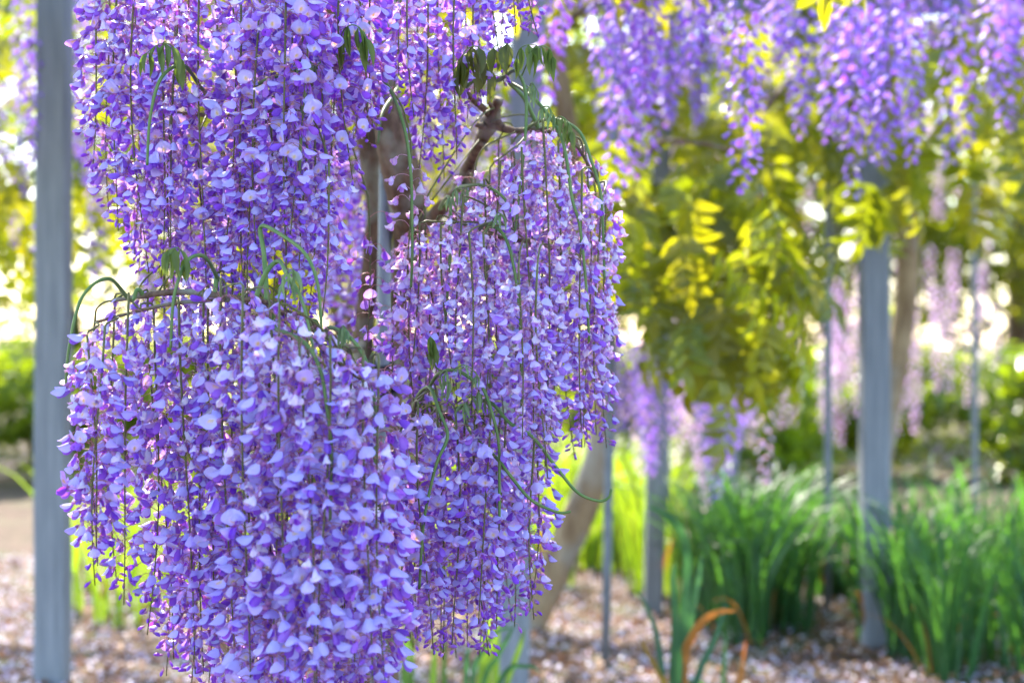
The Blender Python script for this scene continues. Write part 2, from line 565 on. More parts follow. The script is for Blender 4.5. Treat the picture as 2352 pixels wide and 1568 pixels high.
# overhead beams of the trellis resting on the posts
def beam(a, b, w, h, label, group):
    mb = MB()
    d = (b - a); L_ = d.length
    for z in (0, h):
        for yy in (-w / 2, w / 2):
            for xx in (0, L_):
                mb.vert((xx, yy, z))
    mb.face((0, 2, 3, 1)); mb.face((4, 5, 7, 6)); mb.face((0, 1, 5, 4)); mb.face((2, 6, 7, 3)); mb.face((0, 4, 6, 2)); mb.face((1, 3, 7, 5))
    o = link('trellis_beam', mb.mesh('trellis_beam', M['post_wood'], smooth=False), loc=a, rot=(0, 0, math.atan2(d.y, d.x)))
    tag(o, label, 'beam', group)
for yy in (3.36, 5.55, 7.25, 8.8):
    beam(Vector((-4.2, yy, TOP + .004)), Vector((4.2, yy, TOP + .004)), .09, .09, 'horizontal grey trellis beam laid across the posts overhead', 'trellis beams')

# ------------------------------------------------------------------ leaf meshes
def leaflet_mb(L, W, c, fold=.35, droop=.5, nu=4, seed=0, tip=None):
    r = random.Random(seed)
    mb = MB()
    k = r.uniform(-.2, .2)
    def fn(u, v):
        w = W * .5 * (sin(pi * min(1, .04 + u * .96) ** .8) ** .8) if 0 < u < 1 else W * .02
        a = droop * u
        return Vector((L * (sin(a) / droop if droop else u), w * v + k * W * .3 * u * u, -L * ((1 - cos(a)) / droop if droop else 0) + abs(v) * w * fold))
    mb.grid(fn, nu, 2, lambda u, v: mixc(c, tip or c, u * .6 + r.uniform(0, .15)))
    return mb

def compound_leaf_mb(seed, Lr=.24, n=6, leaf_len=.092, leaf_w=.034, c=(0.09, 0.12, 0.02), c2=(0.13, 0.15, 0.02), droop=1.1):
    """pinnate leaf along +X, bending down; leaflets hang from it"""
    r = random.Random(seed)
    mb = MB()
    pts = []
    for i in range(9):
        t = i / 8
        a = droop * t
        pts.append((Vector((Lr * sin(a) / droop, 0, -Lr * (1 - cos(a)) / droop)), lerp(.0016, .0008, t)))
    mb.tube(pts, 4, (0.15, 0.17, .04))
    for i in range(n):
        t = .28 + .68 * i / (n - 1)
        j = t * 8; k = min(7, int(j)); p = pts[k][0].lerp(pts[k + 1][0], j - k)
        a = droop * t
        for s in (-1, 1):
            lf = leaflet_mb(leaf_len * r.uniform(.75, 1.1), leaf_w * r.uniform(.8, 1.15), mixc(c, c2, r.random()), r.uniform(.15, .6), r.uniform(.3, .9), seed=r.randint(0, 9999), tip=mixc(c, c2, r.random()))
            Mx = Matrix.Translation(p) @ Matrix.Rotation(a * .7 + r.uniform(.2, .8), 4, 'Y') @ Matrix.Rotation(s * r.uniform(.8, 1.25), 4, 'Z') @ Matrix.Rotation(s * r.uniform(-.2, .5), 4, 'X')
            mb.add(lf, Mx)
    lf = leaflet_mb(leaf_len, leaf_w, c2, .3, .5, seed=seed)
    mb.add(lf, Matrix.Translation(pts[-1][0]) @ Matrix.Rotation(droop, 4, 'Y'))
    return mb

LEAFMB = [compound_leaf_mb(50 + i, Lr=.20 + .02 * (i % 4), n=5 + i % 2, droop=.8 + .18 * (i % 4)) for i in range(8)]
LEAFM = [m.mesh('leaf', M['leaf']) for m in LEAFMB]

# ------------------------------------------------------------------ the main vine
vine = link('wisteria_vine', None, loc=(P(900, 0, 3.42).x, 3.42, 0))
tag(vine, 'twisted brown wisteria trunk with drooping green shoots in the front flower curtain', 'vine')
V0 = vine.location.copy()
def vpart(name, pts, mat, sides=10, rough=0.0, n=6, seed=1, parent=vine, origin=None):
    og = V0 if origin is None else origin
    mb = MB()
    mb.tube(catmull([(p - og, r) for p, r in pts], n), sides, rough=rough, seed=seed)
    return link(name, mb.mesh(name, mat), parent)

def px_r(w, Y):      # radius in metres from a width in picture pixels
    return w * .5 / FPX * Y

def pxpts(lst):
    return [(P(a, b, Y), px_r(w, Y)) for a, b, Y, w in lst]

vpart('trunk', [(Vector((P(880, 0, 3.44).x, 3.46, -.03)), .045), (Vector((P(872, 0, 3.44).x, 3.44, .5)), .036)] +
      pxpts([(890, 900, 3.48, 76), (908, 740, 3.48, 72), (938, 600, 3.42, 76), (940, 500, 3.33, 84), (922, 400, 3.28, 90), (904, 310, 3.26, 84), (890, 220, 3.28, 62), (882, 100, 3.33, 40), (876, -40, 3.38, 38), (860, -420, 3.40, 34)]),
      M['bark'], 14, rough=.06, seed=3)
vpart('trunk', [(Vector((P(850, 0, 3.5).x, 3.52, -.03)), .04)] +
      pxpts([(836, 1000, 3.52, 44), (836, 780, 3.53, 46), (852, 600, 3.50, 42), (862, 480, 3.46, 42), (850, 360, 3.40, 52), (838, 290, 3.38, 46), (800, 150, 3.30, 36), (740, -60, 3.2, 34), (640, -400, 3.1, 30)]),
      M['bark'], 12, rough=.07, seed=5)
# woody limbs
LIMBS = {}
def limb(key, lst, parent_pts=True, sides=9, mat=None, rough=.13):
    pts = pxpts(lst)
    vpart('limb', pts, mat or M['bark'], sides, rough=rough, seed=len(LIMBS) + 20)
    LIMBS[key] = [p for p, r in catmull(pts, 6)]
limb('C', [(940, 560, 3.4, 42), (1010, 480, 3.25, 34), (1040, 450, 3.18, 26), (1066, 415, 3.10, 40), (1082, 370, 3.03, 26), (1104, 325, 2.96, 28), (1120, 292, 2.92, 44), (1132, 268, 2.89, 38), (1140, 245, 2.87, 20), (1146, 228, 2.86, 24)])
limb('C1', [(1128, 285, 2.9, 24), (1180, 300, 2.82, 15), (1250, 300, 2.76, 12), (1320, 330, 2.72, 8), (1372, 420, 2.70, 6)])
limb('C2', [(1066, 420, 3.1, 18), (1080, 520, 2.85, 14), (1150, 545, 2.7, 12), (1240, 560, 2.66, 9), (1330, 600, 2.66, 7)])
limb('C3', [(1130, 270, 2.9, 18), (1100, 240, 2.84, 16), (1062, 206, 2.8, 12)])
for k, (a, b) in enumerate([((1122, 290, 2.91, 20), (1148, 282, 2.86, 13)), ((1136, 258, 2.88, 15), (1122, 236, 2.84, 9)), ((1118, 296, 2.92, 22), (1096, 288, 2.87, 11)), ((1070, 405, 3.08, 22), (1088, 398, 3.02, 15)), ((1064, 420, 3.1, 24), (1050, 408, 3.04, 14)), ((1104, 325, 2.96, 14), (1118, 345, 2.9, 8))]):
    limb('T%d' % k, [a, (lerp(a[0], b[0], .5), lerp(a[1], b[1], .5) - 3, lerp(a[2], b[2], .5), lerp(a[3], b[3], .4)), b], rough=.2)
limb('B', [(890, 860, 3.44, 26), (930, 890, 3.1, 26), (955, 950, 2.82, 24), (1050, 955, 2.74, 22), (1140, 975, 2.74, 14), (1230, 1010, 2.74, 9)])
limb('B1', [(955, 950, 2.82, 20), (950, 985, 2.72, 26), (945, 1010, 2.66, 18)])
limb('A', [(836, 790, 3.5, 26), (800, 800, 3.1, 24), (750, 770, 2.75, 22), (660, 720, 2.5, 20), (560, 690, 2.45, 18), (420, 670, 2.45, 16), (260, 690, 2.5, 10)])
limb('A2', [(690, 740, 2.58, 14), (730, 790, 2.36, 11), (800, 850, 2.30, 10), (885, 905, 2.32, 8)])
limb('A3', [(660, 720, 2.5, 14), (600, 690, 2.36, 11), (500, 690, 2.32, 10), (380, 700, 2.34, 9), (220, 740, 2.36, 7)])
limb('D', [(760, -70, 3.22, 26), (700, -60, 2.9, 24), (600, -70, 2.75, 22), (440, -60, 2.7, 18), (230, -50, 2.7, 14)])
limb('D1', [(780, 80, 3.28, 20), (730, 180, 2.9, 18), (660, 250, 2.75, 16), (560, 270, 2.7, 12), (420, 260, 2.7, 10)])
limb('E', [(878, -60, 3.38, 26), (940, -70, 3.0, 22), (1060, -80, 2.85, 20), (1180, -60, 2.8, 16), (1290, -50, 2.8, 12)])
limb('F', [(862, 480, 3.46, 20), (820, 400, 3.6, 18), (780, 350, 3.65, 14)])
limb('F1', [(910, 720, 3.47, 20), (950, 640, 3.6, 16), (1010, 610, 3.65, 12)])
def nearest(keys, p):
    best = None
    for k in keys:
        for q in LIMBS[k]:
            d = (q - p).length
            if best is None or d < best[0]:
                best = (d, q)
    return best[1]

# black cord binding
mb = MB()
c0 = Vector((lerp(x0, x1, .43), 3.36, 0))
for k, (zz, rr_) in enumerate([(1.055, .020), (1.046, .021), (1.034, .022), (1.025, .0225), (1.013, .024), (1.003, .025), (.993, .023)]):
    pts = [(Vector((c0.x + rr_ * cos(a), c0.y + rr_ * sin(a), zz + .006 * sin(a + k))), .0052) for a in [2 * pi * i / 14 for i in range(15)]]
    mb.tube(pts, 6, cap=False)
mb.tube(catmull([(Vector((c0.x - .02, 3.34, 1.03)), .006), (Vector((c0.x - .05, 3.345, 1.02)), .006), (Vector((c0.x - .07, 3.38, 1.0)), .005)], 4), 6)
rope = link('cord', mb.mesh('cord', M['rope']))
tag(rope, 'black cord wound round the support pole, tying it to the vine', 'cord')

# green arching shoots
SH = [
    [(787, 146, 2.72), (830, 150, 2.66), (889, 195, 2.60), (928, 291, 2.56), (943, 394, 2.55), (946, 468, 2.55), (947, 586, 2.55), (944, 660, 2.56)],
    [(600, 190, 2.5), (652, 170, 2.5), (709, 158, 2.52), (740, 160, 2.6)],
    [(770, 150, 2.62), (736, 146, 2.52), (706, 195, 2.46), (694, 274, 2.45), (688, 394, 2.45), (690, 500, 2.46)],
    [(1146, 185, 2.74), (1182, 163, 2.66), (1206, 207, 2.60), (1208, 290, 2.58), (1200, 381, 2.57), (1190, 470, 2.57), (1180, 560, 2.57)],
    [(1170, 190, 2.72), (1212, 214, 2.64), (1254, 258, 2.60), (1293, 326, 2.56), (1314, 455, 2.54), (1332, 522, 2.54), (1347, 664, 2.54), (1353, 785, 2.55)],
    [(1200, 300, 2.8), (1248, 275, 2.72), (1290, 277, 2.66), (1332, 305, 2.62), (1356, 363, 2.60), (1380, 448, 2.60), (1386, 558, 2.60), (1388, 640, 2.6)],
    [(1050, 432, 2.9), (1069, 427, 2.70), (1114, 427, 2.62), (1159, 457, 2.58), (1180, 510, 2.57)],
    [(1080, 545, 2.8), (1090, 541, 2.66), (1117, 514, 2.58), (1153, 535, 2.54), (1174, 586, 2.53), (1192, 700, 2.53), (1197, 860, 2.54), (1198, 960, 2.55)],
    [(600, 520, 2.4), (653, 544, 2.34), (703, 586, 2.30), (730, 655, 2.29), (739, 766, 2.29)],
    [(640, 600, 2.34), (655, 622, 2.26), (694, 691, 2.22), (721, 811, 2.21)],
    [(630, 750, 2.4), (655, 764, 2.24), (703, 791, 2.18), (736, 851, 2.16), (751, 938, 2.15), (761, 1022, 2.15), (760, 1120, 2.16), (758, 1202, 2.17)],
    [(740, 765, 2.6), (760, 752, 2.36), (805, 776, 2.26), (841, 830, 2.23), (859, 908, 2.22), (861, 990, 2.22), (859, 1082, 2.23)],
    [(955, 935, 2.78), (985, 890, 2.60), (1009, 857, 2.52), (1048, 851, 2.48), (1093, 878, 2.46), (1117, 908, 2.45), (1144, 1007, 2.45), (1147, 1100, 2.46), (1147, 1202, 2.46)],
    [(950, 930, 2.75), (964, 902, 2.58), (988, 891, 2.50), (1009, 944, 2.46), (1028, 1000, 2.44), (1006, 1055, 2.43), (994, 1097, 2.43), (973, 1202, 2.43), (963, 1352, 2.44)],
    [(1048, 953, 2.70), (1090, 923, 2.55), (1129, 926, 2.50), (1171, 971, 2.46), (1224, 1004, 2.45), (1278, 1073, 2.45), (1326, 1130, 2.45), (1374, 1150, 2.45), (1398, 1142, 2.45), (1404, 1122, 2.45)],
    [(1046, 958, 2.70), (1066, 968, 2.55), (1093, 1007, 2.50), (1141, 1052, 2.47), (1176, 1097, 2.46), (1221, 1148, 2.45), (1281, 1176, 2.45), (1311, 1174, 2.45)],
    [(935, 150, 3.1), (905, 215, 2.95), (878, 260, 2.85), (868, 330, 2.8)],
    [(1010, 480, 3.0), (1030, 452, 2.7), (1036, 520, 2.62), (1030, 640, 2.60), (1022, 760, 2.6)],
    [(500, 640, 2.45), (470, 590, 2.36), (430, 600, 2.32), (400, 680, 2.3), (392, 800, 2.3)],
    [(460, 200, 2.6), (420, 150, 2.5), (370, 180, 2.46), (345, 270, 2.45), (338, 380, 2.45)],
    [(300, 690, 2.46), (250, 640, 2.4), (190, 680, 2.36), (160, 790, 2.35), (150, 900, 2.35)],
]
SHP = []
for i, s in enumerate(SH):
    n = len(s)
    pts = [(P(a, b, Y), lerp(.0031, .0019, k / (n - 1))) for k, (a, b, Y) in enumerate(s)]
    # every shoot starts on a limb
    near = nearest(LIMBS.keys(), pts[0][0])
    if (near - pts[0][0]).length > .01:
        pts = [(near, .0036), (near.lerp(pts[0][0], .5) + Vector((0, 0, .012)), .0034)] + pts
    vpart('shoot', pts, M['shoot'], 6, n=8)
    SHP.append(pts)

# young drooping leaves of the shoots: leaf > leaflet
YL = [leaflet_mb(.045, .012, (0.11, 0.17, 0.045), .9, .35, 5, seed=i, tip=(0.16, 0.20, 0.05)).mesh('leaflet', M['young_leaf']) for i in range(3)]
YT = [leaflet_mb(.045, .0085, (0.16, 0.24, 0.12), 1.0, .6, 4, seed=i + 8, tip=(0.22, 0.30, 0.16)).mesh('leaflet', M['young_leaf']) for i in range(3)]
OL = [leaflet_mb(.05, .019, (0.085, 0.105, 0.025), .45, .5, 5, seed=i + 20, tip=(0.12, 0.12, 0.03)).mesh('leaflet', M['young_leaf']) for i in range(3)]
def young_leaf(stem_pts, pairs, meshes, scale, start=.3, hang=1.25, seed=0):
    """stem_pts: (px, py, Y); leaflets hang down from it"""
    r = random.Random(seed)
    pts = [(P(a, b, Y), lerp(.0011, .0007, k / (len(stem_pts) - 1))) for k, (a, b, Y) in enumerate(stem_pts)]
    near = nearest(LIMBS.keys(), pts[0][0])
    best = min((( q - pts[0][0]).length, tuple(q)) for s in SHP for q, _ in catmull(s, 8))
    q = Vector(best[1]) if best[0] < (near - pts[0][0]).length else near
    pts = [(q, .0013)] + pts
    cp = catmull([(p - V0, r_) for p, r_ in pts], 6)
    mb = MB(); mb.tube(cp, 4)
    lf = link('leaf', mb.mesh('leaf', M['shoot']), vine)
    first = 6
    for i in range(pairs):
        t = lerp(start, 1, i / max(1, pairs - 1))
        k = min(len(cp) - 1, int(first + t * (len(cp) - 1 - first)))
        p = cp[k][0]
        for s in ((-1, 1) if i < pairs - 1 else (-1, 1, 0)):
            o = link('leaflet', r.choice(meshes), lf, loc=p,
                     rot=(r.uniform(-.4, .4), hang + r.uniform(-.3, .25), s * r.uniform(.5, 1.3) - pi / 2 + r.uniform(-.5, .5)), scale=scale * r.uniform(.7, 1.1))
young_leaf([(775, 110, 2.5), (788, 72, 2.46), (806, 58, 2.45), (826, 64, 2.45), (838, 86, 2.45)], 4, YL, 1.0, .15, 1.35, 1)
young_leaf([(1110, 170, 2.7), (1105, 120, 2.6), (1090, 106, 2.58), (1068, 118, 2.57), (1060, 140, 2.57)], 5, OL, 1.05, .2, 1.3, 2)
young_leaf([(1130, 180, 2.7), (1125, 130, 2.62), (1140, 105, 2.6), (1165, 100, 2.6)], 3, OL, 1.0, .2, 1.2, 3)
young_leaf([(1185, 150, 2.62), (1192, 116, 2.58), (1210, 104, 2.57), (1232, 104, 2.57)], 4, YL, .8, .2, 1.4, 4)
young_leaf([(1205, 160, 2.62), (1222, 118, 2.56), (1242, 106, 2.55), (1262, 112, 2.55), (1270, 130, 2.55)], 4, YL, .85, .25, 1.4, 5)
young_leaf([(1240, 250, 2.6), (1258, 244, 2.57), (1270, 262, 2.56)], 3, YT, .75, .2, 1.2, 6)
young_leaf([(1270, 275, 2.6), (1288, 268, 2.56), (1304, 280, 2.56), (1312, 300, 2.56)], 4, YL, .7, .2, 1.35, 7)
young_leaf([(1215, 200, 2.62), (1222, 190, 2.57), (1232, 205, 2.57)], 3, YT, .7, .2, 1.2, 8)
young_leaf([(1000, 840, 2.5), (996, 800, 2.46), (988, 772, 2.45)], 4, YL, .9, .6, 1.45, 9)
young_leaf([(1040, 852, 2.48), (1062, 838, 2.45), (1082, 846, 2.45), (1096, 862, 2.45)], 4, YT, .5, .2, 1.0, 10)
young_leaf([(1010, 862, 2.5), (1024, 850, 2.46), (1030, 872, 2.46)], 3, YT, .7, .2, 1.3, 11)
young_leaf([(1092, 926, 2.52), (1080, 905, 2.48), (1066, 925, 2.47)], 3, YT, .75, .2, 1.0, 12)
young_leaf([(1118, 920, 2.5), (1112, 900, 2.47), (1098, 898, 2.46)], 3, YT, .6, .2, 1.2, 13)
young_leaf([(1130, 512, 2.56), (1142, 490, 2.53), (1150, 492, 2.53)], 3, YT, .6, .2, .7, 14)
young_leaf([(664, 165, 2.5), (690, 132, 2.47), (712, 140, 2.46)], 3, YT, .7, .2, 1.0, 15)
young_leaf([(1080, 430, 2.66), (1050, 432, 2.6), (1035, 450, 2.6)], 3, YT, .7, .2, 1.1, 16)
young_leaf([(668, 640, 2.26), (660, 622, 2.22), (672, 618, 2.21)], 3, YT, .9, .2, 1.0, 17)
young_leaf([(780, 760, 2.3), (788, 748, 2.26), (796, 756, 2.26)], 3, YT, .6, .2, 1.2, 18)
young_leaf([(430, 600, 2.32), (410, 570, 2.3), (385, 575, 2.3)], 4, YL, .9, .2, 1.3, 19)
young_leaf([(420, 150, 2.5), (400, 110, 2.47), (370, 100, 2.46), (340, 120, 2.46)], 5, YL, 1.0, .2, 1.3, 20)

# ------------------------------------------------------------------ front racemes
ORD = ['first', 'second', 'third', 'fourth', 'fifth', 'sixth', 'seventh', 'eighth', 'ninth', 'tenth', 'eleventh', 'twelfth']
ROWN = {1: [''], 2: ['front-row ', 'back-row '], 3: ['front-row ', 'middle-row ', 'back-row ']}
def mass(x0, x1, step, layers, topf, botf, kindw, place, ref, refx, group, keys, age=.4, openness=.25, jt=40, jb=30, size=1.0, tint=0.0, dens=1.0, radius=1.0, skip=0.0, tintcol=None):
    for li, Y in enumerate(layers):
        x = x0 + step * (li / len(layers))
        xs_ = []
        while x <= x1:
            xs_.append(x); x += step
        order = sorted(xs_, key=lambda q: abs(q - refx))
        for x in xs_:
            px = x + rnd.uniform(-.3, .3) * step
            label = '%s %s%s %s from %s' % (ORD[order.index(x)], ROWN[len(layers)][li], kindw, place, ref)
            py0 = interp(topf, px) + rnd.uniform(-jt, jt)
            py1 = interp(botf, px) + rnd.uniform(-jb, jb)
            yy = Y + rnd.uniform(-.05, .05)
            top = P(px, py0, yy)
            L_ = (py1 - py0) / FPX * yy
            if L_ < .08:
                continue
            raceme(top, L_, label, group, age=max(0, age + rnd.uniform(-.2, .2)), openness=openness, tint=tint,
                   anchor=nearest(keys, top), size=size, dens=dens, radius=radius, tintcol=tintcol)

mass(560, 895, 46, (2.20, 2.36, 2.52), [(560, 650), (653, 680), (760, 800), (900, 890)], [(560, 1680), (860, 1650), (900, 1545)],
     'large lilac raceme', 'of the low curtain', 'the bound pole', 900, 'racemes of the lowest front curtain', ['A', 'A2', 'A3', 'B1'], age=.40, openness=.24, size=1.22, tint=.01, jt=50, jb=40)
mass(922, 1240, 42, (2.50, 2.66, 2.82), [(930, 960), (1000, 915), (1100, 950), (1215, 1000)], [(930, 1470), (1000, 1490), (1060, 1505), (1150, 1430), (1240, 1395)],
     'dark-budded purple raceme', 'under the coiled shoots', 'the bound pole', 900, 'racemes with dark buds in front of the square post', ['B', 'B1'], age=.25, openness=.3, jt=35, jb=35, tint=.03)
mass(975, 1408, 45, (2.58, 2.74, 2.90), [(975, 520), (1040, 460), (1100, 400), (1160, 330), (1220, 300), (1300, 315), (1345, 370), (1410, 500)],
     [(975, 860), (1050, 950), (1150, 1020), (1250, 1060), (1320, 1020), (1410, 1000)],
     'white-topped raceme', 'of the rounded curtain edge', 'the thick trunk', 930, 'racemes of the rounded curtain edge', ['C', 'C1', 'C2'], age=.58, openness=.12, size=.95, jt=35, jb=30, tint=.07, dens=1.1)
mass(1060, 1290, 60, (2.48,), [(1060, 560), (1150, 560), (1290, 620)], [(1060, 1000), (1290, 1080)],
     'pale raceme', 'under the low arching shoot', 'the thick trunk', 930, 'racemes under the low arching shoot', ['C2'], age=.65, openness=.1, size=.98, jt=40, jb=50, tint=.2)
mass(560, 862, 46, (2.46, 2.62, 2.80), [(560, -70), (900, -70)], [(560, 640), (700, 590), (770, 430), (800, 350), (835, 320), (862, 250)],
     'yellow-eyed lilac raceme', 'high beside the trunk fork', 'the thick trunk', 900, 'racemes above the trunk fork', ['D'], age=.18, openness=.5, size=1.14, jt=15, jb=40)
mass(600, 770, 50, (2.44, 2.62), [(600, 320), (770, 340)], [(600, 800), (770, 720)],
     'slender fading raceme', 'beside the long green shoots', 'the bound pole', 890, 'racemes beside the long green shoot', ['D1'], age=.55, openness=.1, size=.95, jt=50, jb=50, tint=.05)
mass(905, 1255, 44, (2.62, 2.80), [(905, -75), (1255, -75)], [(905, 170), (925, 260), (970, 400), (1035, 410), (1062, 270), (1120, 190), (1160, 85), (1255, 75)],
     'violet raceme', 'hanging high before the square post', 'the thick trunk', 880, 'racemes high between trunk and post', ['E'], age=.25, openness=.3, jt=10, jb=25)
mass(760, 875, 40, (3.58, 3.72), [(760, 330), (875, 340)], [(760, 780), (875, 800)],
     'sun-glowing pink raceme', 'behind the trunk fork', 'the bound pole', 890, 'sunlit racemes behind the trunk', ['F'], age=.1, openness=.25, jt=40, jb=50)
mass(905, 1010, 40, (3.58, 3.7), [(905, 600), (1010, 610)], [(905, 930), (1010, 960)],
     'sun-glowing violet raceme', 'behind the pole binding', 'the bound pole', 880, 'sunlit racemes behind the bound pole', ['F1'], age=.1, openness=.25, jt=30, jb=30)
mass(908, 1000, 38, (2.64, 2.78), [(908, 640), (950, 520), (1000, 470)], [(908, 930), (1000, 960)],
     'pale lilac raceme', 'before the lower trunk', 'the bound pole', 890, 'racemes before the lower trunk', ['C', 'B', 'F1'], age=.45, openness=.2, jt=40, jb=40, tint=.1)
# single slim racemes that stand out
raceme(P(846, 455, 2.72), .28, 'sparse raceme hanging in front of the bound pole and trunk', None, age=.1, openness=.3, anchor=nearest(['D', 'F'], P(846, 455, 2.72)), dens=.55)
raceme(P(944, 330, 2.60), .26, 'whitish fading raceme hanging in front of the thick trunk', None, age=1.1, openness=0, anchor=SHP[0][4][0], dens=.7, tint=.45, size=1.0)
# the curtain goes on beyond the picture
mass(200, 545, 52, (2.34, 2.54), [(200, 740), (300, 660), (545, 630)], [(200, 1250), (320, 1480), (545, 1660)],
     'lilac raceme', 'of the low outer curtain', 'its open end', 200, 'racemes of the outer low curtain', ['A', 'A3'], age=.3, openness=.2, size=1.08, jt=50, jb=60)
mass(215, 545, 52, (2.56, 2.76), [(215, -60), (545, -70)], [(215, 430), (330, 640), (545, 680)],
     'lilac raceme', 'of the high outer curtain', 'its open end', 215, 'racemes of the outer high curtain', ['D'], age=.25, openness=.35, size=1.05, jt=15, jb=60)
mass(400, 590, 56, (2.60,), [(400, 320), (590, 320)], [(400, 760), (590, 800)],
     'slender fading raceme', 'midway up the outer curtain', 'its open end', 400, 'racemes midway along the outer curtain', ['D1'], age=.5, openness=.1, jt=40, jb=50, tint=.05)

# crown of the main vine overhead, unseen, placed to shade the flowers with dappled sun
mb = MB()
for i in range(430):
    x = rnd.uniform(-2.4, 1.0); y = rnd.uniform(2.5, 5.2)
    z = rnd.uniform(1.95, 2.5)
    if z < CAM_H + (784 + 90) / FPX * y + .05:
        z = CAM_H + (784 + 90) / FPX * y + rnd.uniform(.1, .5)
    if x > .45 + .25 * sin(y * 2):
        continue
    mb.add(rnd.choice(LEAFMB), Matrix.Translation(Vector((x, y, z)) - V0) @ Euler((rnd.uniform(-.3, .3), rnd.uniform(-.2, .4), rnd.uniform(0, 6.28))).to_matrix().to_4x4())
fo = link('crown', mb.mesh('crown', M['leaf']), vine)
fo['kind'] = 'stuff'

# ------------------------------------------------------------------ low-poly racemes for the background
def far_raceme_mb(seed, length=.42, n=52, cA=LAV, cB=VIO, size=1.25):
    r = random.Random(seed)
    mb = MB()
    mb.tube([(Vector((0, 0, .05)), .0016), (Vector((0, 0, -length)), .0008)], 3, (0.12, .12, .03))
    az = 0
    for i in range(n):
        t = (i + r.random()) / n
        az += 2.4
        rad = .030 * (1 - .65 * max(0, t - .55) / .45) * r.uniform(.8, 1.2)
        p = Vector((cos(az) * rad, sin(az) * rad, -length * t))
        F = MB()
        S = .013 * size * (1 - .5 * max(0, t - .7))
        c = mixc(cA, cB, r.random() * .8)
        def bn(u, v):
            w = S * .62 * sin(pi * (.1 + .8 * u))
            return (S * u * 1.3, w * v, -abs(v) * w * .6 - S * .35 * u * u)
        F.grid(bn, 2, 2, lambda u, v: c)
        c2 = mixc(cB, cA, r.random() * .4)
        F.grid(lambda u, v: (S * u * 1.05, S * .14 * v, -S * .25 - S * .6 * u * (.6 + v * .4)), 1, 1, lambda u, v: c2)
        mb.add(F, Matrix.Translation(p) @ Matrix.Rotation(az + r.uniform(-.4, .4), 4, 'Z') @ Matrix.Rotation(r.uniform(.1, .9), 4, 'Y'))
    return mb
FAR = [far_raceme_mb(300 + i, length=.34 + .05 * (i % 4)).mesh('wisteria_raceme', M['petal_far']) for i in range(6)]
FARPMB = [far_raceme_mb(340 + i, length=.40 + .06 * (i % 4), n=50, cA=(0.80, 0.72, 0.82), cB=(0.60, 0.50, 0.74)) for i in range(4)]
FARP = [m.mesh('wisteria_raceme', M['petal_far']) for m in FARPMB]
FARMB = [far_raceme_mb(380 + i, n=50) for i in range(3)]
def far_stuff(spots, label, mbs):
    mb = MB()
    for (px, py, Y) in spots:
        mb.add(rnd.choice(mbs), Matrix.Translation(P(px, py, Y)) @ Matrix.Rotation(rnd.uniform(0, 6.28), 4, 'Z') @ Matrix.Scale(rnd.uniform(.85, 1.15), 4))
    o = link('wisteria_racemes', mb.mesh('wisteria_racemes', M['petal_far']))
    o.color = (.74, .66, .88, 0)
    tag(o, label, 'flower clusters', kind='stuff')

def far_set(spots, label, group, meshes):
    for (px, py, Y) in spots:
        if py < -60 and Y < 6:
            pass
        o = link('wisteria_raceme', rnd.choice(meshes), loc=P(px, py, Y), rot=(rnd.uniform(-.08, .08), rnd.uniform(-.08, .08), rnd.uniform(0, 6.28)), scale=rnd.uniform(.85, 1.15))
        o.color = (.74, .66, .88, rnd.uniform(0, .15))
        tag(o, label, 'flower cluster', group)

# ------------------------------------------------------------------ background vine with the curved trunk
v2o = Vector((P(1215, 0, 6.6).x, 6.6, 0))
vine2 = link('wisteria_vine', None, loc=v2o)
tag(vine2, 'curved leaning pale-brown wisteria trunk behind the square post, with sunlit yellow-green leaves', 'vine')
def p2(lst, name='trunk', mat=None, sides=14, rough=.03, parent=vine2, origin=v2o):
    return vpart(name, pxpts(lst), mat or M['bark_smooth'], sides, rough, 6, 7, parent, origin)
p2([(1180, 1475, 6.62, 84), (1215, 1435, 6.6, 76), (1262, 1330, 6.6, 76), (1315, 1215, 6.6, 76), (1368, 1080, 6.6, 72), (1388, 970, 6.6, 62), (1394, 860, 6.6, 58), (1375, 660, 6.6, 54), (1325, 400, 6.6, 50), (1285, 180, 6.6, 46), (1272, 60, 6.6, 46), (1262, -60, 6.6, 42)])
L2 = []
def limb2(lst, parent=vine2, origin=v2o):
    p2(lst, 'limb', M['bark'], 7, .08, parent, origin)
    L2.extend([p for p, r in catmull(pxpts(lst), 6)])
limb2([(1275, 90, 6.6, 30), (1340, 20, 6.2, 22), (1450, -30, 5.6, 18), (1600, -40, 5.2, 16), (1760, -20, 5.0, 12)])
limb2([(1385, 760, 6.6, 24), (1440, 500, 6.0, 18), (1500, 340, 5.5, 14), (1600, 330, 5.2, 10), (1700, 350, 5.1, 8)])
limb2([(1390, 800, 6.6, 24), (1450, 640, 6.1, 18), (1540, 560, 5.6, 14), (1640, 600, 5.3, 12), (1760, 600, 5.3, 8)])
limb2([(1262, -60, 6.6, 30), (1330, -90, 7.2, 24), (1500, -60, 7.8, 20), (1750, -60, 8.2, 16)])

leafcount = [0]
def leaf_at(px, py, Y, parent, origin, scale=1.0, yaw=None, pitch=None):
    p = P(px, py, Y)
    o = link('leaf', rnd.choice(LEAFM), parent, loc=p - origin,
             rot=(rnd.uniform(-.35, .35), rnd.uniform(.1, .7) if pitch is None else pitch, rnd.uniform(0, 6.28) if yaw is None else yaw), scale=scale * rnd.uniform(.8, 1.15))
    leafcount[0] += 1
